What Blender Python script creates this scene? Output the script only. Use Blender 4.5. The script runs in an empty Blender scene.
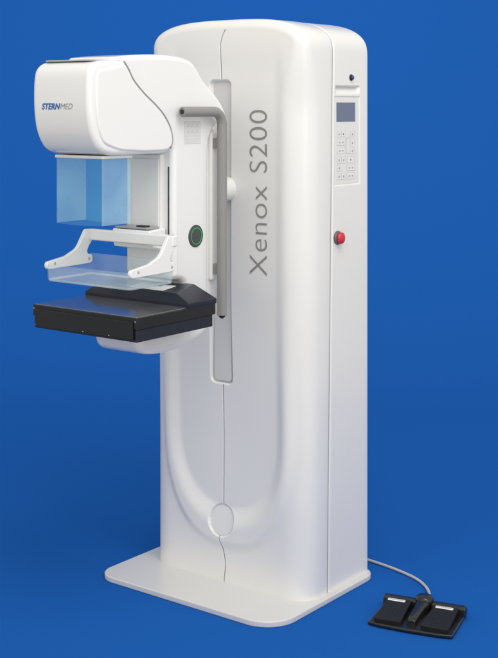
import bpy, math
from math import sin, cos, pi, radians, sqrt
from mathutils import Vector, Matrix

scene = bpy.context.scene
COL = scene.collection

# ------------------------------------------------------------------ camera
YAW = radians(37.4)
cam_d = bpy.data.cameras.new('camera')
cam = bpy.data.objects.new('camera', cam_d)
COL.objects.link(cam)
cam.location = (2.79, -3.495, 1.70)
cam.rotation_euler = (radians(90), 0, YAW)
cam_d.sensor_fit = 'HORIZONTAL'
cam_d.sensor_width = 36.0
cam_d.lens = 1271 / 498 * 36.0
cam_d.shift_y = -224 / 498
cam_d.clip_end = 200
scene.camera = cam
FWD = Vector((-sin(YAW), cos(YAW), 0))
RGT = Vector((cos(YAW), sin(YAW), 0))

# ------------------------------------------------------------------ world: added soft white fill, made brighter on the camera side
world = bpy.data.worlds.new('World')
scene.world = world
world.use_nodes = True
nt = world.node_tree
nt.nodes.clear()
wo = nt.nodes.new('ShaderNodeOutputWorld')
bg = nt.nodes.new('ShaderNodeBackground')
tc = nt.nodes.new('ShaderNodeTexCoord')
vm = nt.nodes.new('ShaderNodeVectorMath'); vm.operation = 'DOT_PRODUCT'
vm.inputs[1].default_value = (-FWD.x, -FWD.y, 0.0)
mr = nt.nodes.new('ShaderNodeMapRange')
mr.interpolation_type = 'SMOOTHSTEP'
mr.inputs['From Min'].default_value = -0.6
mr.inputs['From Max'].default_value = 1.0
mr.inputs['To Min'].default_value = 0.42
mr.inputs['To Max'].default_value = 0.89
nt.links.new(tc.outputs['Generated'], vm.inputs[0])
nt.links.new(vm.outputs['Value'], mr.inputs['Value'])
nt.links.new(mr.outputs['Result'], bg.inputs['Strength'])
bg.inputs['Color'].default_value = (1.0, 0.972, 0.925, 1)
nt.links.new(bg.outputs[0], wo.inputs[0])


def area(name, loc, target, sx, sy, power, col=(1, 1, 1)):
    d = bpy.data.lights.new(name, 'AREA')
    d.shape = 'RECTANGLE'; d.size = sx; d.size_y = sy
    d.energy = power; d.color = col
    o = bpy.data.objects.new(name, d)
    COL.objects.link(o)
    o.location = loc
    o.rotation_euler = (Vector(target) - Vector(loc)).to_track_quat('-Z', 'Y').to_euler()
    return o


area('overhead_softbox', (2.5, -1.5, 4.6), (0.0, 0.0, 0.8), 2.5, 2.5, 74, (1, 0.99, 0.97))
area('side_softbox', (5.4, -1.9, 2.2), (0.2, 0.0, 0.9), 1.2, 2.4, 16, (1, 0.99, 0.97))
area('backdrop_fill', tuple(FWD * 4.2 + Vector((0.2, 0.0, 4.6))), tuple(FWD * 6.4 + Vector((0, 0, 0.9))), 5.0, 0.8, 20)  # unseen fill light added to even out the backdrop

scene.view_settings.view_transform = 'Standard'
scene.view_settings.look = 'None'
scene.view_settings.exposure = 0.30
scene.view_settings.gamma = 1.0
scene.cycles.max_bounces = 12
scene.cycles.transparent_max_bounces = 24


# ------------------------------------------------------------------ materials
def principled(name, color, rough=0.4, metal=0.0, coat=0.0, spec=0.5, var=0.0, bump=0.0, bump_scale=300.0, emit=None):
    m = bpy.data.materials.new(name)
    m.use_nodes = True
    n = m.node_tree
    b = n.nodes['Principled BSDF']
    c = tuple(color) + (1,)
    b.inputs['Base Color'].default_value = c
    b.inputs['Roughness'].default_value = rough
    b.inputs['Metallic'].default_value = metal
    b.inputs['Coat Weight'].default_value = coat
    b.inputs['Coat Roughness'].default_value = 0.12
    b.inputs['Specular IOR Level'].default_value = spec
    geo = n.nodes.new('ShaderNodeTexCoord')
    if var > 0:
        no = n.nodes.new('ShaderNodeTexNoise')
        no.inputs['Scale'].default_value = 7.0
        no.inputs['Detail'].default_value = 5.0
        n.links.new(geo.outputs['Object'], no.inputs['Vector'])
        mx = n.nodes.new('ShaderNodeMix'); mx.data_type = 'RGBA'
        mx.inputs['A'].default_value = tuple(v * (1 - var) for v in color) + (1,)
        mx.inputs['B'].default_value = tuple(min(1, v * (1 + var)) for v in color) + (1,)
        n.links.new(no.outputs['Fac'], mx.inputs['Factor'])
        n.links.new(mx.outputs['Result'], b.inputs['Base Color'])
        rr = n.nodes.new('ShaderNodeMapRange')
        rr.inputs['To Min'].default_value = rough * 0.88
        rr.inputs['To Max'].default_value = rough * 1.12
        n.links.new(no.outputs['Fac'], rr.inputs['Value'])
        n.links.new(rr.outputs['Result'], b.inputs['Roughness'])
    if bump > 0:
        nb = n.nodes.new('ShaderNodeTexNoise')
        nb.inputs['Scale'].default_value = bump_scale
        nb.inputs['Detail'].default_value = 2.0
        n.links.new(geo.outputs['Object'], nb.inputs['Vector'])
        bp = n.nodes.new('ShaderNodeBump')
        bp.inputs['Strength'].default_value = bump
        bp.inputs['Distance'].default_value = 0.001
        n.links.new(nb.outputs['Fac'], bp.inputs['Height'])
        n.links.new(bp.outputs['Normal'], b.inputs['Normal'])
    if emit:
        b.inputs['Emission Color'].default_value = tuple(emit[:3]) + (1,)
        b.inputs['Emission Strength'].default_value = emit[3]
    return m


def acrylic(name, tint, haze, haze_col, rough=0.03):
    m = bpy.data.materials.new(name)
    m.use_nodes = True
    n = m.node_tree
    n.nodes.clear()
    out = n.nodes.new('ShaderNodeOutputMaterial')
    tr = n.nodes.new('ShaderNodeBsdfTransparent'); tr.inputs[0].default_value = tuple(tint) + (1,)
    df = n.nodes.new('ShaderNodeBsdfDiffuse'); df.inputs[0].default_value = tuple(haze_col) + (1,)
    tl = n.nodes.new('ShaderNodeBsdfTranslucent'); tl.inputs[0].default_value = tuple(haze_col) + (1,)
    gl = n.nodes.new('ShaderNodeBsdfGlossy'); gl.inputs['Roughness'].default_value = rough
    m0 = n.nodes.new('ShaderNodeMixShader'); m0.inputs[0].default_value = 0.4
    n.links.new(df.outputs[0], m0.inputs[1]); n.links.new(tl.outputs[0], m0.inputs[2])
    m1 = n.nodes.new('ShaderNodeMixShader')
    # scattering in the sheet varies a little, as in real moulded acrylic
    tcn = n.nodes.new('ShaderNodeTexCoord')
    no = n.nodes.new('ShaderNodeTexNoise'); no.inputs['Scale'].default_value = 6.0; no.inputs['Detail'].default_value = 1.0
    n.links.new(tcn.outputs['Object'], no.inputs['Vector'])
    mr2 = n.nodes.new('ShaderNodeMapRange')
    mr2.inputs['From Min'].default_value = 0.35; mr2.inputs['From Max'].default_value = 0.65
    mr2.inputs['To Min'].default_value = haze * 0.75; mr2.inputs['To Max'].default_value = haze * 1.25
    n.links.new(no.outputs['Fac'], mr2.inputs['Value'])
    n.links.new(mr2.outputs['Result'], m1.inputs[0])
    n.links.new(tr.outputs[0], m1.inputs[1]); n.links.new(m0.outputs[0], m1.inputs[2])
    lw = n.nodes.new('ShaderNodeLayerWeight'); lw.inputs[0].default_value = 0.5
    pw = n.nodes.new('ShaderNodeMath'); pw.operation = 'POWER'; pw.inputs[1].default_value = 3.5
    n.links.new(lw.outputs['Facing'], pw.inputs[0])
    fr = n.nodes.new('ShaderNodeMath'); fr.operation = 'MULTIPLY_ADD'; fr.inputs[1].default_value = 0.22; fr.inputs[2].default_value = 0.012
    n.links.new(pw.outputs[0], fr.inputs[0])
    m2 = n.nodes.new('ShaderNodeMixShader')
    n.links.new(fr.outputs[0], m2.inputs[0])
    n.links.new(m1.outputs[0], m2.inputs[1]); n.links.new(gl.outputs[0], m2.inputs[2])
    n.links.new(m2.outputs[0], out.inputs[0])
    return m


M_WHITE = principled('white_enamel', (0.805, 0.80, 0.785), 0.32, coat=0.35, var=0.012, bump=0.03, bump_scale=220)
M_DISC = principled('satin_white', (0.76, 0.76, 0.755), 0.6, var=0.01)
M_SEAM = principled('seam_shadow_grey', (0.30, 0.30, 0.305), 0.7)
M_HEAD = principled('white_gloss_shell', (0.84, 0.84, 0.838), 0.22, coat=0.5, var=0.008)
M_BASE = principled('pale_grey_plate', (0.68, 0.68, 0.67), 0.38, coat=0.15, var=0.02, bump=0.05, bump_scale=400)
M_SLOT = principled('slot_grey', (0.66, 0.66, 0.655), 0.45, var=0.015)
M_TUBE = principled('neutral_grey_tube', (0.265, 0.258, 0.250), 0.42, coat=0.1, var=0.02)
M_LETTER = principled('lettering_grey', (0.27, 0.26, 0.25), 0.5)
M_PANEL = principled('keypad_foil', (0.76, 0.76, 0.755), 0.5, var=0.01)
M_KEY = principled('key_foil', (0.79, 0.79, 0.785), 0.45)
M_KEYLINE = principled('key_outline', (0.42, 0.42, 0.43), 0.5)
M_KEYMARK = principled('key_mark', (0.16, 0.17, 0.2), 0.5)
M_LCD = principled('display_glass', (0.13, 0.165, 0.26), 0.15, coat=0.4, var=0.03)
M_RED = principled('red_plastic', (0.62, 0.012, 0.03), 0.28, coat=0.4)
M_DARK = principled('dark_rubber', (0.018, 0.018, 0.02), 0.5, var=0.1)
M_NAVY = principled('navy_housing', (0.011, 0.0145, 0.027), 0.32, coat=0.1, spec=0.35, var=0.06)
M_BLACK = principled('black_housing', (0.0085, 0.0098, 0.0125), 0.32, coat=0.0, spec=0.42, var=0.08, bump=0.08, bump_scale=500)
M_CARBON = principled('smooth_carbon_top', (0.105, 0.110, 0.118), 0.16, coat=0.6, spec=1.0, var=0.05)
M_STEEL = principled('screw_steel', (0.6, 0.6, 0.62), 0.3, metal=1.0)
M_GREEN = principled('green_ring', (0.03, 0.42, 0.09), 0.4, emit=(0.05, 0.7, 0.12, 0.06))
M_BTN = principled('button_grey', (0.055, 0.06, 0.065), 0.4, coat=0.2)
M_BLUE = principled('logo_blue', (0.01, 0.13, 0.42), 0.4)
M_LABEL = principled('white_label', (0.78, 0.8, 0.8), 0.5)
M_TEAL = principled('teal_mark', (0.02, 0.3, 0.34), 0.5)
M_PEDAL = principled('pedal_rubber', (0.010, 0.010, 0.0105), 0.5, spec=0.3, var=0.1, bump=0.3, bump_scale=600)
M_PEDALBASE = principled('pedal_base', (0.010, 0.0105, 0.011), 0.30, coat=0.2, var=0.06)
M_CABLE = principled('grey_cable', (0.50, 0.50, 0.49), 0.5)
M_STICK = principled('sticker_foil', (0.74, 0.74, 0.735), 0.45)
M_STICKLINE = principled('sticker_line', (0.60, 0.60, 0.60), 0.5)
M_KEYLOCK = principled('key_switch_blue', (0.015, 0.02, 0.16), 0.25, coat=0.5)
M_CARR = principled('carriage_and_seam_shade_grey', (0.33, 0.33, 0.34), 0.35, var=0.03)
M_SHIELD = acrylic('shield_acrylic', (0.98, 0.995, 1.0), 0.095, (0.20, 0.78, 1.0))
M_SHIELD_SIDE = acrylic('shield_acrylic_frosted', (0.98, 0.995, 1.0), 0.27, (0.62, 0.88, 1.0))
M_EDGE = acrylic('edge_glow_acrylic', (0.95, 0.99, 1.0), 0.26, (0.80, 0.93, 1.0))  # whiter haze on the shield rims stands in for light caught there
M_EDGE2 = acrylic('tray_edge_glow', (0.95, 0.99, 1.0), 0.5, (0.9, 0.96, 1.0))  # tray rims whitened to imitate light caught in the acrylic
M_PADDLE = acrylic('paddle_acrylic', (0.985, 0.995, 1.0), 0.15, (0.80, 0.94, 1.0), 0.05)
M_BACK = principled('blue_backdrop_paper', (0.0136, 0.109, 0.425), 0.9, spec=0.0)


# ------------------------------------------------------------------ helpers
def link(o, parent=None):
    COL.objects.link(o)
    if parent is not None:
        o.parent = parent
    return o


def mesh(name, verts, faces, mat, parent=None, smooth=True, bevel=0.0, segs=3, wn=True, angle=35, merge=0.0):
    me = bpy.data.meshes.new(name)
    me.from_pydata([tuple(v) for v in verts], [], faces)
    me.validate()
    import bmesh
    bm = bmesh.new(); bm.from_mesh(me)
    if merge > 0:
        bmesh.ops.remove_doubles(bm, verts=bm.verts, dist=merge)
    bmesh.ops.recalc_face_normals(bm, faces=bm.faces)
    bm.to_mesh(me); bm.free()
    if smooth:
        me.polygons.foreach_set('use_smooth', [True] * len(me.polygons))
    me.materials.append(mat)
    o = bpy.data.objects.new(name, me)
    link(o, parent)
    if bevel > 0:
        b = o.modifiers.new('bevel', 'BEVEL')
        b.width = bevel; b.segments = segs
        b.limit_method = 'ANGLE'; b.angle_limit = radians(angle)
        b.use_clamp_overlap = True
    if smooth and wn:
        w = o.modifiers.new('wn', 'WEIGHTED_NORMAL'); w.keep_sharp = True; w.weight = 100
    return o


def box_geo(c, s):
    x, y, z = c; a, b, d = s[0] / 2, s[1] / 2, s[2] / 2
    v = [(x - a, y - b, z - d), (x + a, y - b, z - d), (x + a, y + b, z - d), (x - a, y + b, z - d),
         (x - a, y - b, z + d), (x + a, y - b, z + d), (x + a, y + b, z + d), (x - a, y + b, z + d)]
    f = [(0, 3, 2, 1), (4, 5, 6, 7), (0, 1, 5, 4), (1, 2, 6, 5), (2, 3, 7, 6), (3, 0, 4, 7)]
    return v, f


def box(name, c, s, mat, parent, bevel=0.003, segs=3):
    v, f = box_geo(c, s)
    return mesh(name, v, f, mat, parent, bevel=bevel, segs=segs)


def merge_geo(parts):
    V, F = [], []
    for v, f in parts:
        k = len(V)
        V += list(v); F += [tuple(i + k for i in q) for q in f]
    return V, F


def fillet(pts, default=0.0, n=7):
    """pts: (a, b[, r]) closed polygon -> polygon with rounded corners"""
    out = []
    N = len(pts)
    for i in range(N):
        p = Vector(pts[i][:2]); r = pts[i][2] if len(pts[i]) > 2 else default
        a = Vector(pts[i - 1][:2]); b = Vector(pts[(i + 1) % N][:2])
        u = (a - p); w = (b - p)
        if r <= 0 or u.length < 1e-6 or w.length < 1e-6:
            out.append((p.x, p.y)); continue
        lu, lw = u.length, w.length
        u.normalize(); w.normalize()
        ang = u.angle(w)
        if ang > pi - 0.02:
            out.append((p.x, p.y)); continue
        t = r / math.tan(ang / 2)
        t = min(t, lu * 0.49, lw * 0.49)
        rr = t * math.tan(ang / 2)
        cen = p + (u + w).normalized() * (rr / sin(ang / 2))
        s = p + u * t; e = p + w * t
        a0 = math.atan2(s.y - cen.y, s.x - cen.x); a1 = math.atan2(e.y - cen.y, e.x - cen.x)
        d = a1 - a0
        while d > pi: d -= 2 * pi
        while d < -pi: d += 2 * pi
        for k in range(n + 1):
            q = a0 + d * k / n
            out.append((cen.x + rr * cos(q), cen.y + rr * sin(q)))
    res = []
    for p in out:
        if not res or (abs(p[0] - res[-1][0]) + abs(p[1] - res[-1][1])) > 1e-5:
            res.append(p)
    if (abs(res[0][0] - res[-1][0]) + abs(res[0][1] - res[-1][1])) < 1e-5:
        res.pop()
    return res


def spline(pts, n=6):
    """open catmull-rom"""
    P = [Vector(p) for p in pts]
    out = []
    for i in range(len(P) - 1):
        p0 = P[max(i - 1, 0)]; p1 = P[i]; p2 = P[i + 1]; p3 = P[min(i + 2, len(P) - 1)]
        for k in range(n):
            t = k / n
            out.append(0.5 * ((2 * p1) + (-p0 + p2) * t + (2 * p0 - 5 * p1 + 4 * p2 - p3) * t * t + (-p0 + 3 * p1 - 3 * p2 + p3) * t ** 3))
    out.append(P[-1])
    return [tuple(p) for p in out]


def normals2d(poly):
    N = len(poly)
    area2 = sum(poly[i][0] * poly[(i + 1) % N][1] - poly[(i + 1) % N][0] * poly[i][1] for i in range(N))
    sg = 1 if area2 > 0 else -1
    out = []
    for i in range(N):
        a = Vector(poly[i - 1]); p = Vector(poly[i]); b = Vector(poly[(i + 1) % N])
        e1 = (p - a).normalized(); e2 = (b - p).normalized()
        n1 = Vector((e1.y, -e1.x)) * sg; n2 = Vector((e2.y, -e2.x)) * sg
        n = (n1 + n2)
        if n.length < 1e-6: n = n1
        n.normalize()
        m = 1 / max(0.5, n.dot(n1))
        out.append(n * m)
    return out


def prism(name, poly, axis, lo, hi, r, mat, parent, segs=5, rlo=None):
    """closed 2-D polygon extruded along an axis with rounded rims. axis x: poly=(y,z); y: (x,z); z: (x,y)"""
    nm = normals2d(poly)
    if rlo is None: rlo = r
    loops = []
    def to3(a, b, c):
        return {'x': (c, a, b), 'y': (a, c, b), 'z': (a, b, c)}[axis]
    V, F = [], []
    rows = []
    for k in range(segs + 1):
        ph = pi / 2 * (1 - k / segs)
        rows.append((lo + rlo * (1 - sin(ph)), rlo * (1 - cos(ph))))
    rows2 = []
    for k in range(segs + 1):
        ph = pi / 2 * (k / segs)
        rows2.append((hi - r * (1 - sin(ph)), r * (1 - cos(ph))))
    allr = [(lo + rlo * (1 - sin(pi / 2 * (1 - k / segs))), rlo * (1 - cos(pi / 2 * (1 - k / segs)))) for k in range(segs + 1)]
    allr = [(lo + rlo * (1 - cos(pi / 2 * k / segs)), rlo * (1 - sin(pi / 2 * k / segs))) for k in range(segs + 1)] + \
           [(hi - r * (1 - sin(pi / 2 * k / segs)), r * (1 - cos(pi / 2 * k / segs))) for k in range(segs + 1)]
    N = len(poly)
    for c, d in allr:
        for i, p in enumerate(poly):
            V.append(to3(p[0] - nm[i].x * d, p[1] - nm[i].y * d, c))
    R = len(allr)
    for j in range(R - 1):
        for i in range(N):
            F.append((j * N + i, j * N + (i + 1) % N, (j + 1) * N + (i + 1) % N, (j + 1) * N + i))
    F.append(tuple(range(N)))
    F.append(tuple((R - 1) * N + i for i in range(N)))
    return mesh(name, V, F, mat, parent)


def tube_geo(path, r, n=16, caps=True):
    P = [Vector(p) for p in path]
    V, F = [], []
    up = None
    for i, p in enumerate(P):
        if i == 0: t = P[1] - P[0]
        elif i == len(P) - 1: t = P[-1] - P[-2]
        else: t = (P[i + 1] - P[i - 1])
        t.normalize()
        if up is None:
            up = Vector((0, 0, 1)) if abs(t.z) < 0.9 else Vector((1, 0, 0))
        side = t.cross(up)
        side.normalize()
        up = side.cross(t).normalized()
        for k in range(n):
            a = 2 * pi * k / n
            V.append(p + side * cos(a) * r + up * sin(a) * r)
    for i in range(len(P) - 1):
        for k in range(n):
            F.append((i * n + k, i * n + (k + 1) % n, (i + 1) * n + (k + 1) % n, (i + 1) * n + k))
    if caps:
        F.append(tuple(range(n))); F.append(tuple((len(P) - 1) * n + k for k in range(n)))
    return V, F


def tube(name, path, r, mat, parent, n=16, bevel=0.0):
    v, f = tube_geo(path, r, n)
    return mesh(name, v, f, mat, parent, bevel=bevel, angle=50)


def lathe_geo(prof, origin, axis, n=40):
    """prof: (radius, along) ; axis a unit Vector"""
    ax = Vector(axis).normalized()
    u = ax.orthogonal().normalized(); w = ax.cross(u)
    V, F = [], []
    for r, h in prof:
        for k in range(n):
            a = 2 * pi * k / n
            V.append(Vector(origin) + ax * h + (u * cos(a) + w * sin(a)) * r)
    for j in range(len(prof) - 1):
        for k in range(n):
            F.append((j * n + k, j * n + (k + 1) % n, (j + 1) * n + (k + 1) % n, (j + 1) * n + k))
    F.append(tuple(range(n))); F.append(tuple((len(prof) - 1) * n + k for k in range(n)))
    return V, F


def lathe(name, prof, origin, axis, mat, parent, n=40):
    v, f = lathe_geo(prof, origin, axis, n)
    return mesh(name, v, f, mat, parent, merge=1e-6)


def text_mesh(body, size, shear=0.0, offset=0.0, spacing=1.0):
    cu = bpy.data.curves.new('txt', 'FONT')
    cu.body = body; cu.size = size; cu.shear = shear; cu.offset = offset
    cu.resolution_u = 6; cu.space_character = spacing
    ob = bpy.data.objects.new('txt', cu)
    COL.objects.link(ob)
    dg = bpy.context.evaluated_depsgraph_get()
    dg.update()
    me = bpy.data.meshes.new_from_object(ob.evaluated_get(dg))
    V = [v.co.copy() for v in me.vertices]
    F = [tuple(p.vertices) for p in me.polygons]
    bpy.data.objects.remove(ob); bpy.data.curves.remove(cu); bpy.data.meshes.remove(me)
    return V, F


def smooth01(t):
    t = max(0.0, min(1.0, t))
    return t * t * (3 - 2 * t)


def empty(name, loc=(0, 0, 0), rz=0.0):
    o = bpy.data.objects.new(name, None)
    o.empty_display_size = 0.2
    COL.objects.link(o)
    o.location = loc; o.rotation_euler = (0, 0, rz)
    return o


# ------------------------------------------------------------------ setting: seamless blue paper sweep
def build_backdrop():
    prof = []
    prof.append((-1.15, 0.0)); prof.append((0.5, 0.0)); prof.append((2.0, 0.0))
    yc, R = 2.6, 3.4          # start of the sweep (distance along FWD from the unit) and its radius
    for k in range(41):
        a = pi / 2 * k / 40
        prof.append((yc + R * sin(a), R * (1 - cos(a))))
    prof.append((yc + R, 5.2))
    V, F = [], []
    xs = [-3.3 + i * 0.55 for i in range(13)]
    for d, z in prof:
        for x in xs:
            p = FWD * d + RGT * x
            V.append((p.x, p.y, z))
    n = len(xs)
    for j in range(len(prof) - 1):
        for i in range(n - 1):
            F.append((j * n + i, j * n + i + 1, (j + 1) * n + i + 1, (j + 1) * n + i))
    o = mesh('backdrop', V, F, M_BACK, None, wn=False)
    o['kind'] = 'structure'
    return o


build_backdrop()
fl = prism('floor', [(-9, -9), (9, -9), (9, 12), (-9, 12)], 'z', -0.06, -0.004, 0.001, principled('bounce_floor_grey', (0.52, 0.51, 0.49), 0.7, var=0.05), None, segs=1)  # unseen grey floor added beyond the paper for neutral bounce light
fl['kind'] = 'structure'

# ------------------------------------------------------------------ the unit
unit = empty('mammography_unit', (0, 0, 0))
unit['label'] = 'tall white mammography machine with grey column lettering and a black support table'
unit['category'] = 'medical machine'

# base plate
ZB = 0.020
bp = fillet([(-0.420, -0.202, 0.075), (0.374, -0.200, 0.115), (0.374, 0.432, 0.07), (-0.420, 0.432, 0.07)], n=14)
prism('base_plate', bp, 'z', 0.0, ZB, 0.004, M_BASE, unit, segs=3)

# column shell -------------------------------------------------------
A, ZC, BB, NE = 0.350, 1.870, 0.131, 3.2
RF = 0.100        # front vertical corner radius
DEPTH = 0.417


def theta_rows():
    zs = []
    z = ZB
    while z < ZC - 0.004:
        zs.append(z)
        if 0.150 < z < 0.300: z += 0.0024
        elif 0.705 < z < 0.765 or 1.745 < z < 1.80: z += 0.0024
        else: z += 0.010
    rows = [(A, z, 1.0, 0.0) for z in zs]
    K = 46
    for k in range(K + 1):
        t = pi / 2 * (k / K)
        c, s = max(cos(t), 0.0), sin(t)
        x = A * c ** (2 / NE); zz = ZC + BB * s ** (2 / NE)
        nx = (c ** (2 - 2 / NE)) / A; nz = (s ** (2 - 2 / NE)) / BB
        L = sqrt(nx * nx + nz * nz)
        rows.append((x, zz, nx / L, nz / L))
    return rows


ROWS = theta_rows()


def q_u(x, z, a, z0, h, p=2.2):
    ax = abs(x) / a
    if z >= z0: return ax
    return (ax ** p + ((z0 - z) / h) ** p) ** (1 / p)


def groove(d, w, depth):
    return depth * math.exp(-(d / w) ** 2)


def seam_x(z):
    if z > 1.90:
        t = (z - 1.90) / 0.09
        return 0.045 * t * t
    if z < 0.185:
        t = (0.185 - z) / 0.165
        return -0.006 + 0.020 * smooth01(t * 1.5) - 0.006 * smooth01((t - 0.6) / 0.4)
    return 0.0


def relief(x, z, seams=True):
    x = x + 0.011
    xu = x - 0.020
    qi = q_u(xu, z, 0.212, 0.56, 0.268, 2.3)
    qo = q_u(xu, z, 0.287, 0.62, 0.470, 2.5)
    fade_top = 1 - smooth01((z - 1.80) / 0.14)
    low = 1 - smooth01((z - 0.45) / 0.65)
    if qi <= 1:
        r = 0.020 + 0.003 * (1 - qi)
    elif qo >= 1:
        r = 0.0
    else:
        t = (qi - 1) / ((qi - 1) + (1 - qo) * 1.3 + 1e-9)
        r = 0.020 * (1 - smooth01(t * 1.45))
        if t < 0.15:
            r = max(r, 0.0)
    # smooth lip at inner U
    r = r * fade_top * (0.30 + 0.70 * low)
    # step back outside the outer U
    so = smooth01((qo - 0.955) / 0.085)
    r += 0.012 * so * low
    # vertical guide slot
    zl, zh, hw, cr = 0.716, 1.788, 0.049, 0.020
    dx = abs(x + 0.006) - (hw - cr); dz = max(zl + cr - z, z - (zh - cr))
    if dx > 0 and dz > 0: d = sqrt(dx * dx + dz * dz) - cr
    else: d = max(dx, dz) - cr
    sl = 1 - smooth01((d + 0.010) / 0.013)
    r += 0.017 * sl
    # seam and disc groove
    rd = sqrt(x * x + (z - 0.234) ** 2)
    if sl < 0.01:
        if seams and rd > 0.055 and z < 1.968:
            r += groove(x - seam_x(z), 0.0015, 0.010)
        r += groove(rd - 0.0535, 0.0020, 0.006)
    if seams and rd < 0.0525:
        r = max(r + 0.004, 0.010 + 0.19 * (z - 0.234) + 0.006)
    return r


def ys_at(z):
    return 0.143 + 0.035 * z / 2


def build_cover():
    cols_front = []
    x = -0.25
    while x < 0.2501:
        cols_front.append(x)
        x += 0.0007 if abs(x + 0.0113) < 0.0125 else (0.0013 if abs(x + 0.015) < 0.068 else 0.0062)
    cols_front = [c / 0.25 for c in cols_front]
    cols_front = [c for c in cols_front if c < 0.998] + [1.0]
    cols_front[0] = -1.0
    V, F = [], []
    ncol = None
    for (W, z, nx, nz) in ROWS:
        row = []
        ys = ys_at(min(z, 1.95))
        half = []
        # from seam to front corner, right-hand side: (inset, y, relief weight)
        rz = RF - 0.048 * smooth01((z - 1.66) / 0.26)
        rf = 0.036 + (rz - 0.036) * (1 - nz) ** 1.3
        half.append((0.028, ys + 0.003, 0))
        half.append((0.0065, ys + 0.0015, 0))
        half.append((0.0028, ys - 0.002, 0))
        half.append((0.0008, ys - 0.007, 0))
        half.append((0.0, ys - 0.014, 0))
        half.append((0.0, (ys - 0.014 + rf) / 2, 0))
        for k in range(1, 15):
            ph = pi / 2 * k / 14
            half.append((rf * (1 - cos(ph)), rf * (1 - sin(ph)), sin(ph)))
        # superelliptic easing of the round so the highlight is soft
        right = []
        for ins, y, wgt in half:
            px = max(W - nx * ins, 0.0); pz = z - nz * ins
            right.append((px, y + relief(px, pz) * wgt * (wgt > 0.3) * ((wgt - 0.3) / 0.7 if wgt > 0.3 else 0), pz))
        xi = right[-1][0]; zi = right[-1][2]
        left = []
        for ins, y, wgt in half:
            px = -max(W - nx * ins, 0.0); pz = z - nz * ins
            left.append((px, y + relief(px, pz) * ((wgt - 0.3) / 0.7 if wgt > 0.3 else 0), pz))
        row += left[:-1]
        for c in cols_front:
            xx = c * xi
            row.append((xx, relief(xx, zi), zi))
        row += reversed(right[:-1])
        ncol = len(row)
        V += row
    n = ncol
    for j in range(len(ROWS) - 1):
        for i in range(n - 1):
            F.append((j * n + i, j * n + i + 1, (j + 1) * n + i + 1, (j + 1) * n + i))
    return mesh('front_cover', V, F, M_WHITE, unit, wn=False, merge=1e-5)


cover = build_cover()


def side_relief(y, z):
    r = 0.0
    # shallow pocket that holds the keypad
    dy = max(0.186 - y, y - 0.351); dz = max(1.418 - z, z - 1.731)
    d = max(dy, dz)
    r += 0.003 * (1 - smooth01((d + 0.004) / 0.004))
    # sloping finger grip above the display
    dy = max(0.196 - y, y - 0.345)
    if dy < 0.004:
        m = 1 - smooth01((dy + 0.006) / 0.010)
        zt = 1.765
        if z < zt + 0.003 and z > 1.738:
            t = smooth01((zt + 0.003 - z) / 0.004) if z > zt - 0.001 else (z - 1.738) / (zt - 0.001 - 1.738)
            r += 0.018 * m * t
    return r


def build_rear():
    V, F = [], []
    inset0 = 0.0015
    RX, RZ, RY = 0.022, 0.035, 0.04
    n = None
    rows = []
    for (W, z, nx, nz) in ROWS:
        rows.append((W, z, nx, nz))
    # refine rows near the side pocket
    extra = []
    z = 1.36
    base = [r for r in rows if r[2] == 1.0 and not (1.405 < r[1] < 1.80)]
    dome = [r for r in rows if not (r[2] == 1.0)]
    fine = []
    z = 1.406
    while z < 1.80:
        fine.append((A, z, 1.0, 0.0)); z += 0.002
    rows = sorted(base + fine, key=lambda r: r[1]) + dome
    for (W, z, nx, nz) in rows:
        ys = ys_at(min(z, 1.95))
        pts = [(0.028, ys + 0.0045), (0.007, ys + 0.0050), (inset0 + 0.0015, ys + 0.0070), (inset0, ys + 0.012)]
        yr0 = DEPTH - RY
        N = 62
        y0 = ys + 0.011
        pts += [(inset0, y0 + (yr0 - y0) * k / N) for k in range(1, N + 1)]
        rr = RX + (RZ - RX) * nz ** 1.5
        for k in range(1, 13):
            ph = pi / 2 * k / 12
            # rounded only over a short run at the sides, over a long run on top
            ry = RY * (0.6 + 0.4 * nz)
            pts.append((inset0 + rr * (1 - cos(ph)), (DEPTH - ry) + ry * sin(ph)))
        right = []
        for ins, y in pts:
            px = max(W - nx * ins, 0.0); pz = z - nz * ins
            r = side_relief(y, pz) if (nx == 1.0 and px > 0.3) else 0.0
            right.append((px - r, y, pz))
        left = [(-max(W - nx * ins, 0.0), y, z - nz * ins) for ins, y in pts]
        row = right + list(reversed(left))
        n = len(row)
        V += row
    for j in range(len(rows) - 1):
        for i in range(n - 1):
            F.append((j * n + i, j * n + i + 1, (j + 1) * n + i + 1, (j + 1) * n + i))
    return mesh('rear_body', V, F, M_WHITE, unit, wn=False, merge=1e-5)


build_rear()



def shade_strip(name, zs):  # dark ribbon laid in the cover seam, standing in for the gap's shade
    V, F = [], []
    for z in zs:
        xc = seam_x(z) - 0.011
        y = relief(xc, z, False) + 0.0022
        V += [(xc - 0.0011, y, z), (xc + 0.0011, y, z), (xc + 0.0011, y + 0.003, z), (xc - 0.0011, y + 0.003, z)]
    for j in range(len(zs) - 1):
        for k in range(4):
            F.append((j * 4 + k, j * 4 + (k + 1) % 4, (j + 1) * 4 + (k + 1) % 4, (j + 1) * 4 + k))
    return mesh(name, V, F, M_SEAM, unit, smooth=False)


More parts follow.
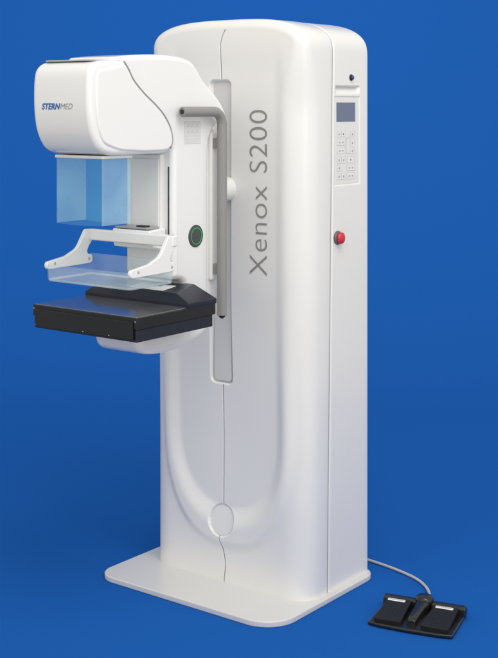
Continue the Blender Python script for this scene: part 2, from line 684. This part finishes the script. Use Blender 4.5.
shade_strip('seam_shadow_strip', [0.022 + 0.156 * k / 40 for k in range(41)])
shade_strip('seam_shadow_strip', [0.290 + 0.420 * k / 60 for k in range(61)])
shade_strip('seam_shadow_strip', [1.792 + 0.172 * k / 50 for k in range(51)])
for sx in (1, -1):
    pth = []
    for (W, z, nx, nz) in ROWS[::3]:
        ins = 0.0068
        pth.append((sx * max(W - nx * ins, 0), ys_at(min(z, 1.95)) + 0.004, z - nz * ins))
    tube('side_seam_shadow', pth, 0.0021, M_CARR, unit, n=6)  # dark tube standing in for shade between front cover and rear body

# grey strip in the guide slot
sp = fillet([(-0.0530, 0.724, 0.014), (0.0240, 0.724, 0.014), (0.0240, 1.781, 0.014), (-0.0530, 1.781, 0.014)])
prism('slot_strip', sp, 'y', 0.0195, 0.040, 0.003, M_SLOT, unit, segs=2)

# round plug on the U shaped rim
yt, yb = relief(-0.011, 0.286, False), relief(-0.011, 0.182, False)
yd = (yt + yb) / 2 + 0.0008; tilt = (yt - yb) / 0.104
lathe('cover_disc', [(0.0, 0.0004), (0.0500, 0.0004), (0.0510, 0.0), (0.0515, -0.001), (0.0515, -0.020)],
      (-0.011, yd + 0.0005, 0.234), (0, -1, tilt), M_DISC, unit, n=64)


# lettering on the column
def column_lettering():
    V, F = text_mesh('Xenox S200', 0.1, spacing=1.06, offset=-0.0012)
    xs = [v.x for v in V]; ysv = [v.y for v in V]
    x0, x1 = min(xs), max(xs)
    z0, z1 = 1.112, 1.683
    split = max(v.x for v in text_mesh('Xenox', 0.1, spacing=1.06)[0]) + 0.002
    k = (z1 - z0) / (x1 - x0)
    capk = 0.076 / max(ysv)
    NV = []
    for v in V:
        z = z0 + (v.x - x0) * k
        x = 0.192 - v.y * capk
        NV.append((x, relief(x, z) - 0.0012, z))
    for first in (True, False):
        keep = [i for i, v in enumerate(V) if (v.x < split) == first]
        mp = {i: k for k, i in enumerate(keep)}
        mesh('lettering', [NV[i] for i in keep], [tuple(mp[i] for i in f) for f in F if f[0] in mp], M_LETTER, unit, smooth=False, wn=False)


column_lettering()

# ------------------------------------------------------------------ control panel on the right side
PX = 0.3465
kp = empty('control_panel'); kp.parent = unit


def side_rect(name, y0, y1, z0, z1, x, th, mat, parent, bevel=0.0008):
    return box(name, (x + th / 2, (y0 + y1) / 2, (z0 + z1) / 2), (th, y1 - y0, z1 - z0), mat, parent, bevel=bevel, segs=2)


PXS = 0.3455
bpnl = side_rect('keypad_plate', 0.193, 0.345, 1.423, 1.727, PXS - 0.002, 0.0028, M_PANEL, kp)
XF = PXS + 0.0008


def zy(zx, zyv):
    return 0.193 + (zx - 78) / 140 * 0.150, 1.723 - (zyv - 110) * 0.000584


def prect(name, a, b, c, d, x, th, mat, parent, bevel=0.0004):
    y0, z1 = zy(a, b); y1, z0 = zy(c, d)
    return side_rect(name, y0, y1, z0, z1, x, th, mat, parent, bevel)


prect('display', 86, 134, 198, 250, XF - 0.0005, 0.0014, M_LCD, kp)
keys = [(90, 305, 112, 342), (116, 305, 138, 342), (168, 308, 194, 344),
        (90, 355, 138, 392), (168, 357, 194, 402),
        (90, 405, 138, 443), (168, 410, 194, 447),
        (90, 460, 112, 500), (116, 460, 140, 500), (148, 460, 194, 500),
        (90, 508, 114, 545), (148, 510, 194, 548),
        (90, 558, 112, 598), (116, 558, 140, 598), (148, 558, 194, 598)]
for i, (a, b, c, d) in enumerate(keys):
    k = prect('key', a, b, c, d, XF - 0.0003, 0.0007, M_KEYLINE, kp)
    f = prect('key_face', a + 1.4, b + 1.6, c - 1.4, d - 1.6, XF + 0.0002, 0.0005, M_KEY, k)
    f.parent = k
    mx, my = (a + c) / 2, (b + d) / 2
    dark = i in (0, 1, 9)
    mm = M_KEYMARK if dark else M_KEYLINE
    if c - a > 40 and not dark:
        parts = []
        for (u0, v0, u1, v1) in ((mx - 13, my - 5, mx - 6, my + 5), (mx + 6, my - 5, mx + 13, my + 5), (mx - 3, my - 1, mx + 3, my + 1)):
            y0, z1 = zy(u0, v0); y1, z0 = zy(u1, v1)
            parts.append(box_geo((XF + 0.0009, (y0 + y1) / 2, (z0 + z1) / 2), (0.0004, y1 - y0, z1 - z0)))
        v, ff = merge_geo(parts)
        mesh('key_mark', v, ff, mm, k, smooth=False)
    else:
        y, z = zy(mx, my)
        lathe('key_mark', [(0, 0.0006), (0.0032 if dark else 0.0042, 0.0006), (0.0034 if dark else 0.0044, 0.0)], (XF + 0.0007, y, z), (1, 0, 0), mm, k, n=8)
# thin printed frame round the middle keys
frames = []
for (a, b, c, d) in ((142, 350, 144, 440), (142, 348, 164, 350), (142, 440, 164, 442)):
    y0, z1 = zy(a, b); y1, z0 = zy(c, d)
    frames.append(box_geo((XF + 0.0003, (y0 + y1) / 2, (z0 + z1) / 2), (0.0005, y1 - y0, z1 - z0)))
v, f = merge_geo(frames)
mesh('printed_line', v, f, M_KEYLINE, kp, smooth=False)

# key switch above the panel
ks = lathe('key_switch', [(0.0115, 0.0), (0.0115, 0.003), (0.0100, 0.0045), (0.0, 0.0045)], (0.3475, 0.292, 1.797), (1, 0, 0), M_DARK, unit)
lathe('key_barrel', [(0.0085, 0.0), (0.0085, 0.004), (0.006, 0.0065), (0.0, 0.0070)], (0.3515, 0.293, 1.797), (1, 0, 0), M_KEYLOCK, ks)

# emergency stop
es = lathe('emergency_stop', [(0.0165, 0.0), (0.0165, 0.010), (0.0195, 0.0115), (0.0205, 0.015), (0.0200, 0.019), (0.016, 0.0225), (0.008, 0.0245), (0.0, 0.025)],
           (0.3485, 0.205, 1.238), (1, 0, 0), M_RED, unit)
lathe('collar', [(0.024, 0.0), (0.024, 0.004), (0.0215, 0.0085), (0.016, 0.009), (0.0, 0.009)], (0.3482, 0.205, 1.238), (1, 0, 0), principled('collar_grey', (0.12, 0.12, 0.125), 0.35), es)

# ------------------------------------------------------------------ arm
# hub that joins arm and column through the slot
arm = prism('arm_core', fillet([(-0.300, 0.985, 0.02), (-0.135, 0.985, 0.02), (-0.135, 1.62, 0.03), (-0.36, 1.70, 0.02)]), 'x', -0.083, 0.086, 0.018, M_WHITE, unit)
lathe('hub', [(0.0, 0.0), (0.034, 0.0), (0.042, 0.006), (0.044, 0.016), (0.044, 0.19), (0.0, 0.19)], (0.012, -0.145 + 0.0, 1.405), (0, 1, 0), M_WHITE, unit, n=48)

back = spline([(-0.20, 1.00), (-0.201, 1.30), (-0.200, 1.50), (-0.192, 1.585), (-0.160, 1.628), (-0.118, 1.645)], 5)
tail = spline([(-0.100, 1.662), (-0.122, 1.700), (-0.170, 1.745), (-0.225, 1.785), (-0.255, 1.820), (-0.300, 1.850), (-0.40, 1.862), (-0.55, 1.858), (-0.655, 1.848)], 5)
prof = [(p[0], p[1]) for p in back] + [(p[0], p[1]) for p in tail]
prof += spline([(-0.672, 1.835), (-0.677, 1.81), (-0.670, 1.77), (-0.63, 1.735), (-0.54, 1.70), (-0.45, 1.66), (-0.405, 1.62), (-0.385, 1.57), (-0.383, 1.53)], 4)
prof += [(-0.383, 1.148), (-0.376, 1.136), (-0.345, 1.130), (-0.328, 1.120), (-0.322, 1.104), (-0.322, 1.00)]
prism('arm_cover', prof, 'x', -0.104, 0.104, 0.020, M_HEAD, unit, segs=7)

# front rail plate and dark gap of the compression drive
ff = box('drive_cover', (-0.012, -0.388, 1.345), (0.150, 0.022, 0.39), M_WHITE, unit, bevel=0.006)
box('drive_slot', (0.0842, -0.3825, 1.335), (0.0028, 0.008, 0.33), M_DARK, unit, bevel=0.0)
box('drive_panel', (-0.002, -0.4005, 1.345), (0.115, 0.004, 0.36), M_WHITE, ff, bevel=0.0015)

# ------------------------------------------------------------------ tube head
scurve = spline([(-0.414, 1.561), (-0.405, 1.588), (-0.416, 1.628), (-0.445, 1.668), (-0.489, 1.703), (-0.544, 1.740), (-0.588, 1.778), (-0.612, 1.812), (-0.632, 1.834)], 5)
hprof = [(p[0], p[1]) for p in scurve]
hprof += spline([(-0.66, 1.838), (-0.71, 1.836), (-0.752, 1.829), (-0.776, 1.812), (-0.786, 1.785), (-0.789, 1.730), (-0.786, 1.670), (-0.774, 1.615), (-0.745, 1.568), (-0.700, 1.549), (-0.650, 1.546)], 4)
hprof += [(-0.55, 1.546), (-0.465, 1.546), (-0.436, 1.549)]
head = prism('tube_head', hprof, 'x', -0.126, 0.124, 0.017, M_HEAD, unit, segs=8, rlo=0.024)
prism('top_trim', fillet([(-0.112, -0.757, 0.03), (0.104, -0.757, 0.03), (0.106, -0.632, 0.004), (-0.112, -0.632, 0.004)]), 'z', 1.8330, 1.8375, 0.0015, principled('trim_grey', (0.46, 0.46, 0.465), 0.4), head, segs=2)

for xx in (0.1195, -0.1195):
    tube('head_seam_shadow', [(xx, p[0] - 0.0015, p[1] + 0.0005) for p in scurve], 0.0026, M_CARR, head, n=8)  # dark tube drawn as the shadowed gap behind the head shell

# raised side panel of the head following the same outline
hn = normals2d(hprof)
pprof = []
for p, nn in zip(hprof, hn):
    front = smooth01((-0.60 - p[0]) / 0.12)
    d = 0.009 + 0.016 * front
    pprof.append((p[0] - nn.x * d, p[1] - nn.y * d))
prism('side_panel', pprof, 'x', 0.116, 0.1295, 0.007, M_HEAD, head, segs=5, rlo=0.0)

# thin ridge strip where the top cap sits on the front shell
cap = spline([(-0.100, -0.748), (-0.06, -0.764), (0.0, -0.770), (0.06, -0.766), (0.100, -0.752)], 6)
def cap_strip():
    V, F = [], []
    path = [(x, y, 1.8105) for x, y in cap]
    path = [(-0.108, -0.70, 1.829)] + path + [(0.108, -0.70, 1.829), (0.112, -0.64, 1.835)]
    v, f = tube_geo(spline(path, 4), 0.0022, 8)
    return mesh('cap_seam', v, f, M_CARR, head)
# maker's name on the front
FR = sorted([(p[1], p[0]) for p in hprof if p[0] < -0.70])


def head_front(z):
    for (z0, y0), (z1, y1) in zip(FR[:-1], FR[1:]):
        if z0 <= z <= z1:
            return y0 + (y1 - y0) * (z - z0) / (z1 - z0 + 1e-9)
    return -0.789


def head_logo():
    V1, F1 = text_mesh('STERN', 0.026, shear=0.32, offset=0.0008)
    w1 = max(v.x for v in V1)
    V2, F2 = text_mesh('MED', 0.026, shear=0.32, offset=-0.0002)
    hx = max(v.y for v in V1)
    b0 = min(v.x for v in V2); gap = w1 - b0 - 0.0012
    tot = gap + max(v.x for v in V2)
    k = 0.134 / tot; kz = 0.0185 / hx
    def put(V, off):
        out = []
        for v in V:
            x = -0.079 + (v.x + off) * k; z = 1.687 + v.y * kz
            # follow the front face of the head
            t = (z - 1.650) / 0.060
            y = head_front(z) - 0.0010
            out.append((x, y, z))
        return out
    a = mesh('brand_lettering', put(V1, 0), F1, M_BLUE, head, smooth=False, wn=False)
    b = mesh('brand_lettering', put(V2, gap), F2, M_LETTER, head, smooth=False, wn=False)
    return a, b


head_logo()

# collimator lip under the head
box('collimator_frame', (0.0, -0.643, 1.5405), (0.207, 0.134, 0.010), M_WHITE, unit, bevel=0.003)

# face shield: four thin acrylic walls, open below, slightly bowed lower rim
def shield():
    X, Y0, Y1, zt = 0.1015, -0.706, -0.579, 1.536
    th = 0.003
    ring = fillet([(-X, Y0, 0.006), (X, Y0, 0.006), (X, Y1, 0.006), (-X, Y1, 0.006)], n=4)
    # resample edges
    dense = []
    for i in range(len(ring)):
        a = Vector(ring[i]); b = Vector(ring[(i + 1) % len(ring)])
        n = max(1, int((b - a).length / 0.012))
        for k in range(n):
            dense.append(tuple(a.lerp(b, k / n)))
    nm = normals2d(dense)
    V, F = [], []
    N = len(dense)
    for lay in range(2):
        for j in range(3):
            for i, p in enumerate(dense):
                d = th * lay
                x, y = p[0] - nm[i].x * d, p[1] - nm[i].y * d
                zb = 1.333 - 0.004 * cos(p[0] / X * pi / 2)
                z = zt + (zb - zt) * j / 2
                V.append((x, y, z))
    def idx(l, j, i): return l * 3 * N + j * N + i % N
    for i in range(N):
        for j in range(2):
            F.append((idx(0, j, i), idx(0, j, i + 1), idx(0, j + 1, i + 1), idx(0, j + 1, i)))
            F.append((idx(1, j, i), idx(1, j + 1, i), idx(1, j + 1, i + 1), idx(1, j, i + 1)))
        F.append((idx(0, 2, i), idx(0, 2, i + 1), idx(1, 2, i + 1), idx(1, 2, i)))
        F.append((idx(0, 0, i), idx(1, 0, i), idx(1, 0, i + 1), idx(0, 0, i + 1)))
    o = mesh('face_shield', V, F, M_SHIELD, unit, wn=True)
    o.data.materials.append(M_SHIELD_SIDE)
    o.data.materials.append(M_EDGE)
    for p in o.data.polygons:
        if abs(p.normal.z) > 0.6: p.material_index = 2
        elif abs(p.normal.x) > 0.75: p.material_index = 1
        elif abs(p.normal.x) > 0.15: p.material_index = 2
    return o


shield()

# ------------------------------------------------------------------ compression paddle
comp = empty('compression_assembly'); comp.parent = unit
# cross bar
prism('cross_bar', fillet([(-0.488, 1.255, 0.006), (-0.462, 1.255, 0.006), (-0.462, 1.292, 0.006), (-0.488, 1.292, 0.006)]), 'x', -0.190, 0.190, 0.006, M_HEAD, comp, segs=3)
# carriage that runs in the arm
prism('carriage', fillet([(-0.462, 1.240, 0.004), (-0.390, 1.225, 0.004), (-0.390, 1.302, 0.006), (-0.470, 1.298, 0.006), (-0.470, 1.262, 0.004)]), 'x', -0.086, 0.078, 0.006, M_HEAD, comp, segs=3)
box('carriage_lid', (-0.006, -0.436, 1.3035), (0.140, 0.062, 0.006), M_CARR, comp, bevel=0.002)
box('carriage_clip', (0.025, -0.442, 1.3085), (0.040, 0.024, 0.006), M_DARK, comp, bevel=0.002)


def side_arm(sx):
    # outline in (y,z): long toe along the paddle, heel, and raked riser up to the bar
    pts = [(-0.676, 1.176, 0.014), (-0.676, 1.200, 0.011), (-0.590, 1.212, 0.05), (-0.540, 1.232, 0.05), (-0.500, 1.292, 0.012), (-0.460, 1.292, 0.010),
           (-0.462, 1.262, 0.02), (-0.487, 1.236, 0.03), (-0.499, 1.212, 0.02), (-0.470, 1.206, 0.010), (-0.470, 1.180, 0.010), (-0.505, 1.178, 0.012)]
    poly = fillet(pts, n=6)
    lo, hi = (sx * 0.180 - 0.007, sx * 0.180 + 0.007)
    a = prism('paddle_arm', poly, 'x', lo, hi, 0.003, M_HEAD, comp, segs=3)
    for (y, z) in ((-0.642, 1.193), (-0.487, 1.194)):
        lathe('screw', [(0.0042, 0.0), (0.0042, 0.0012), (0.003, 0.0018), (0.0, 0.0018)], (hi, y, z), (1, 0, 0), M_KEYLINE, a, n=16)
        lathe('screw', [(0.0042, 0.0), (0.0042, 0.0012), (0.003, 0.0018), (0.0, 0.0018)], (lo, y, z), (-1, 0, 0), M_KEYLINE, a, n=16)
    return a


side_arm(-1); side_arm(1)


def paddle():
    x, y0, y1 = 0.184, -0.676, -0.468
    out = fillet([(-x, y0, 0.022), (x, y0, 0.022), (x, y1, 0.018), (-x, y1, 0.018)], n=8)
    nm = normals2d(out)
    N = len(out)
    prof = [(-0.0015, 1.192), (0.0, 1.1925), (0.0005, 1.154), (0.002, 1.146), (0.006, 1.1405), (0.012, 1.139)]
    inner = [(0.012, 1.142), (0.0075, 1.1435), (0.005, 1.148), (0.0035, 1.154), (0.003, 1.1925)]
    seq = [(0.0, 1.1925)] + prof[2:] 
    V, F = [], []
    def add(d, z):
        k = len(V)
        for i, p in enumerate(out):
            # rear wall of the tray stands a little higher
            zz = z + (0.018 * smooth01((p[1] - (y1 - 0.05)) / 0.05) if z > 1.18 else 0)
            V.append((p[0] - nm[i].x * d, p[1] - nm[i].y * d, zz))
        return k
    outer_rows = [add(d, z) for d, z in seq]
    inner_rows = [add(d, z) for d, z in inner]
    def bridge(a, b):
        for i in range(N):
            F.append((a + i, a + (i + 1) % N, b + (i + 1) % N, b + i))
    for a, b in zip(outer_rows[:-1], outer_rows[1:]): bridge(a, b)
    for a, b in zip(inner_rows[:-1], inner_rows[1:]): bridge(a, b)
    bridge(inner_rows[-1], outer_rows[0])
    F.append(tuple(outer_rows[-1] + i for i in range(N)))
    F.append(tuple(inner_rows[0] + i for i in range(N)))
    o = mesh('paddle_tray', V, F, M_PADDLE, comp)
    o.data.materials.append(M_EDGE2)
    for p in o.data.polygons:
        if p.center.z > 1.19 and abs(p.normal.z) > 0.5: p.material_index = 1
        elif p.center.z < 1.149 and 0.15 < abs(p.normal.z) < 0.95: p.material_index = 1
    return o


paddle()

# ------------------------------------------------------------------ breast support table
tab = empty('support_table'); tab.parent = unit
TX, TY0, TY1 = 0.226, -0.690, -0.315
# main slab, upper plate and slimmer lower tray
prism('upper_tray', fillet([(-TX, TY0, 0.006), (TX, TY0, 0.006), (TX, TY1, 0.006), (-TX, TY1, 0.006)]), 'z', 1.028, 1.0635, 0.002, M_BLACK, tab, segs=2)
prism('lower_tray', fillet([(-TX + 0.004, TY0 + 0.004, 0.006), (TX - 0.004, TY0 + 0.004, 0.006), (TX - 0.004, TY1 - 0.01, 0.006), (-TX + 0.004, TY1 - 0.01, 0.006)]),
      'z', 0.990, 1.0275, 0.002, M_NAVY, tab, segs=2)
prism('table_top', fillet([(-TX + 0.006, TY0 + 0.006, 0.004), (TX - 0.008, TY0 + 0.006, 0.004), (TX - 0.008, TY1 - 0.02, 0.004), (-TX + 0.006, TY1 - 0.02, 0.004)]),
      'z', 1.060, 1.0655, 0.0015, M_CARBON, tab, segs=2)
fp = box('front_panel', (0.0, TY0 - 0.0015, 1.024), (2 * TX - 0.030, 0.007, 0.056), M_BLACK, tab, bevel=0.002)
for x, z in ((-TX + 0.008, 1.052), (TX - 0.008, 1.052)):
    lathe('screw', [(0.0025, 0.0), (0.0025, 0.001), (0.0, 0.0012)], (x, TY0 - 0.0002, z), (0, -1, 0), M_STEEL, tab, n=12)
for x in (-0.205, -0.205, 0.005, 0.115):
    lathe('screw', [(0.0022, 0.0), (0.0022, 0.001), (0.0, 0.0012)], (x, TY0 - 0.005, 1.002), (0, -1, 0), M_STEEL, fp, n=12)


def housing():
    # wedge shaped grid housing at the back of the table
    def ring(z, xl, xr, y0, y1):
        return [(-xl, y0, z), (xr, y0, z), (xr, y1, z), (-xl, y1, z)]
    V = ring(1.062, TX, TX, -0.452, TY1 + 0.003) + ring(1.078, TX + 0.001, TX + 0.001, -0.452, TY1 + 0.003)
    V += [(-0.190, -0.432, 1.103), (0.158, -0.432, 1.103), (0.132, TY1 + 0.002, 1.117), (-0.170, TY1 + 0.002, 1.117)]
    F = [(0, 1, 5, 4), (1, 2, 6, 5), (2, 3, 7, 6), (3, 0, 4, 7), (4, 5, 9, 8), (5, 6, 10, 9), (6, 7, 11, 10), (7, 4, 8, 11), (8, 9, 10, 11), (3, 2, 1, 0)]
    return mesh('grid_housing', V, F, M_NAVY, tab, bevel=0.0025, segs=2, angle=12)


gh = housing()


def on_slope(y):
    return 1.103 + (y + 0.432) / 0.119 * 0.014 + 0.0012


def slope_quad(name, x0, x1, y0, y1, mat, parent, dz=0.0):
    V = []
    for h in (-0.0006, 0.0006):
        for (x, y) in ((x0, y0), (x1, y0), (x1, y1), (x0, y1)):
            V.append((x, y, on_slope(y) + dz + h))
    F = [(0, 3, 2, 1), (4, 5, 6, 7), (0, 1, 5, 4), (1, 2, 6, 5), (2, 3, 7, 6), (3, 0, 4, 7)]
    return mesh(name, V, F, mat, parent, smooth=False)


lb = slope_quad('type_label', -0.050, 0.096, -0.427, -0.362, M_LABEL, gh)
slope_quad('label_mark', 0.020, 0.050, -0.386, -0.372, M_TEAL, lb, 0.0013)
for k in range(3):
    slope_quad('label_line', -0.045 + 0.002 * k, 0.0 - 0.006 * k, -0.418 + 0.009 * k, -0.4165 + 0.009 * k, M_STICKLINE, lb, 0.0013)

# white cradle under the table
cr = spline([(-0.545, 0.985), (-0.545, 0.952), (-0.528, 0.922), (-0.480, 0.907), (-0.400, 0.902), (-0.300, 0.910), (-0.220, 0.932), (-0.165, 0.968), (-0.145, 1.010)], 5)
crp = [(p[0], p[1]) for p in cr] + [(-0.150, 1.04), (-0.30, 1.04), (-0.31, 0.992)]
prism('table_cradle', crp, 'x', -0.102, 0.102, 0.028, M_WHITE, unit, segs=7)

# ------------------------------------------------------------------ grab handle
hx, hy = 0.134, -0.170
path = [(hx, -0.376, 1.678), (hx, -0.30, 1.678), (hx, -0.235, 1.678)]
for k in range(13):
    a = pi / 2 * k / 12
    path.append((hx, -0.215 + 0.045 * sin(a), 1.633 + 0.045 * cos(a)))
path += [(hx, hy, 1.45), (hx, hy, 1.2), (hx, hy, 0.996)]
hd = tube('grab_handle', path, 0.0168, M_TUBE, unit, n=28, bevel=0.0035)
lathe('end_bore', [(0.0, 0.0), (0.0085, 0.0), (0.0085, 0.0006), (0.0, 0.0006)], (hx, -0.3764, 1.678), (0, -1, 0), M_DARK, hd, n=24)
lathe('end_plug', [(0.011, 0.0), (0.011, 0.004), (0.005, 0.010), (0.0, 0.011)], (hx, hy, 0.996), (0, 0, -1), M_DARK, hd, n=20)
for z in (1.572, 1.150):
    t = box('bracket', (0.108, -0.166, z), (0.052, 0.022, 0.034), M_TUBE, hd, bevel=0.003)
# post that carries the brackets behind the cover
box('handle_mount', (0.070, -0.160, 1.36), (0.060, 0.050, 0.50), M_WHITE, unit, bevel=0.008)

# release button with green ring on the arm
bt = lathe('release_button', [(0.037, 0.0), (0.037, 0.002), (0.0345, 0.004), (0.0, 0.004)], (0.1035, -0.272, 1.268), (1, 0, 0), M_BTN, unit, n=48)
def ring():
    V, F = [], []
    n = 64
    for r, h in ((0.0256, 0.0), (0.0256, 0.0012), (0.0280, 0.0012), (0.0280, 0.0)):
        for k in range(n):
            a = 2 * pi * k / n
            V.append((0.1035 + 0.0040 + h, -0.272 + r * cos(a), 1.268 + r * sin(a)))
    for j in range(4):
        for k in range(n):
            F.append((j * n + k, j * n + (k + 1) % n, ((j + 1) % 4) * n + (k + 1) % n, ((j + 1) % 4) * n + k))
    return mesh('green_ring', V, F, M_GREEN, bt)
ring()

# pictogram sticker under the handle
sy0, sy1, sz0, sz1 = -0.330, -0.246, 1.572, 1.646
st = side_rect('pictogram_sticker', sy0, sy1, sz0, sz1, 0.1036, 0.0006, M_STICKLINE, unit, 0.0)
side_rect('sticker_face', sy0 + 0.0012, sy1 - 0.0012, sz0 + 0.0012, sz1 - 0.0012, 0.1042, 0.0003, M_STICK, st, 0.0)


def line2(y0, z0, y1, z1, w=0.0012, x=0.1047):
    a = Vector((y0, z0)); b = Vector((y1, z1)); d = (b - a).normalized(); n = Vector((-d.y, d.x)) * w / 2
    q = [a - n, b - n, b + n, a + n]
    V = [(x - 0.0001, p.x, p.y) for p in q] + [(x + 0.0002, p.x, p.y) for p in q]
    F = [(0, 3, 2, 1), (4, 5, 6, 7), (0, 1, 5, 4), (1, 2, 6, 5), (2, 3, 7, 6), (3, 0, 4, 7)]
    return V, F


marks = []
for cyy in (-0.310, -0.288, -0.266):
    for zz in (1.632, 1.612):
        marks += [line2(cyy - 0.008, zz - 0.007, cyy, zz + 0.007), line2(cyy, zz + 0.007, cyy + 0.008, zz - 0.007), line2(cyy - 0.005, zz - 0.002, cyy + 0.005, zz - 0.002)]
marks += [line2(sy0 + 0.004, 1.598, sy1 - 0.004, 1.598), line2(-0.322, 1.590, -0.322, 1.578), line2(-0.322, 1.590, -0.308, 1.590), line2(-0.308, 1.590, -0.308, 1.578),
          line2(-0.322, 1.578, -0.308, 1.578), line2(-0.296, 1.588, -0.256, 1.588), line2(-0.296, 1.580, -0.262, 1.580)]
v, f = merge_geo(marks)
mesh('sticker_marks', v, f, M_STICKLINE, st, smooth=False)

# ------------------------------------------------------------------ foot switch
fs = empty('foot_switch', (0.690, 0.168, 0), radians(13.5))
fs['label'] = 'black double foot pedal with white tags on the floor beside the machine'
fs['category'] = 'foot switch'


def pedal_base():
    # arched plate: outline in (x,y)
    pts = []
    W = 0.142
    front = [(-W, -0.098), (-0.10, -0.106), (0.0, -0.110), (0.10, -0.106), (W, -0.098)]
    backp = [(W * 0.97, 0.098), (0.08, 0.106), (0.0, 0.108), (-0.08, 0.106), (-W * 0.97, 0.098)]
    return fillet([(a, b, 0.008) for a, b in front] + [(a, b, 0.006) for a, b in backp])


def plate(name, poly, zf, th, mat, parent):
    """poly in (x,y); top height zf(x,y)"""
    N = len(poly)
    V = [(x, y, zf(x, y) - th) for x, y in poly] + [(x, y, zf(x, y)) for x, y in poly]
    F = [tuple(range(N)), tuple(N + i for i in range(N))]
    for i in range(N):
        F.append((i, (i + 1) % N, N + (i + 1) % N, N + i))
    return mesh(name, V, F, mat, parent, bevel=0.0022, segs=2)


prism('base_plate', pedal_base(), 'z', 0.002, 0.014, 0.004, M_PEDALBASE, fs, segs=3)
# rear hinge hood
hood = fillet([(0.062, 0.010, 0.002), (0.100, 0.010, 0.002), (0.100, 0.030, 0.006), (0.088, 0.042, 0.010), (0.066, 0.040, 0.010)])
prism('hinge_hood', hood, 'x', -0.141, 0.141, 0.004, M_PEDALBASE, fs, segs=3)
for sgn in (-1, 1):
    xin, xout = 0.032 * sgn, 0.124 * sgn
    poly = [(xin, -0.088), (xout * 1.0, -0.090), (xout * 0.97, 0.062), (xin * 1.25, 0.062)]
    if sgn < 0: poly = poly[::-1]
    poly = fillet([(a, b, 0.008) for a, b in poly])
    zf = lambda x, y: 0.026 + (y + 0.09) / 0.152 * 0.014
    pd = plate('pedal', poly, zf, 0.014, M_PEDAL, fs)
    dots = []
    for i in range(5):
        for j in range(6):
            x = sgn * (0.046 + i * 0.0155); y = -0.072 + j * 0.020
            g = lathe_geo([(0.0016, -0.0003), (0.0014, 0.0006), (0.0, 0.0009)], (x, y, zf(x, y)), (0, -0.09, 1), 8)
            dots.append(g)
    v, f = merge_geo(dots)
    mesh('tread_dots', v, f, M_PEDAL, pd)
    x0 = -0.118 if sgn < 0 else 0.046
    poly = fillet([(x0, 0.040, 0.004), (x0 + 0.060, 0.040, 0.004), (x0 + 0.060, 0.055, 0.004), (x0, 0.055, 0.004)])
    tg = plate('tag', poly, lambda x, y: zf(x, y) + 0.0012, 0.0014, M_LABEL, pd)
    tg.modifiers.clear()
    bars = []
    for k in range(6):
        xx = x0 + 0.012 + k * 0.007
        bars.append(box_geo((xx + 0.002, 0.0475, zf(xx, 0.0475) + 0.0015), (0.0042, 0.006 if k % 2 else 0.004, 0.0006)))
    v, f = merge_geo(bars)
    mesh('tag_print', v, f, M_KEYLINE, tg, smooth=False)


def ridge():
    secs = [(0.075, 0.026, 0.050), (0.050, 0.023, 0.050), (0.02, 0.019, 0.047), (-0.03, 0.017, 0.042), (-0.066, 0.016, 0.038), (-0.078, 0.013, 0.032)]
    V, F = [], []
    n = 13
    for y, hw, zt in secs:
        for k in range(n):
            a = pi * k / (n - 1)
            c, s = cos(a), sin(a)
            x = hw * (abs(c) ** 0.55) * (1 if c > 0 else -1)
            V.append((x, y, 0.012 + (zt - 0.012) * (s ** 0.55 if s > 1e-9 else 0)))
    for j in range(len(secs) - 1):
        for k in range(n - 1):
            F.append((j * n + k, j * n + k + 1, (j + 1) * n + k + 1, (j + 1) * n + k))
    F.append(tuple(range(n))); F.append(tuple((len(secs) - 1) * n + k for k in range(n)))
    return mesh('centre_ridge', V, F, M_PEDALBASE, fs, bevel=0.003, segs=2, angle=50)


ridge()
lathe('cable_boss', [(0.030, 0.012), (0.031, 0.042), (0.029, 0.052), (0.022, 0.058), (0.010, 0.0605), (0.0, 0.061)], (0, 0.078, 0), (0, 0, 1), M_PEDALBASE, fs, n=40)
# cable: world points converted into the switch's own space
inv = (Matrix.Translation(fs.location) @ Matrix.Rotation(radians(13.5), 4, 'Z')).inverted()
wp = [(0.05, 0.50, 0.008), (0.20, 0.535, 0.006), (0.30, 0.530, 0.006), (0.401, 0.512, 0.006), (0.496, 0.482, 0.006), (0.561, 0.440, 0.006), (0.610, 0.385, 0.008), (0.642, 0.320, 0.022), (0.662, 0.262, 0.040)]
pts = spline([tuple(inv @ Vector(p)) for p in wp], 8)
tube('cable', pts, 0.0052, M_CABLE, fs, n=12)
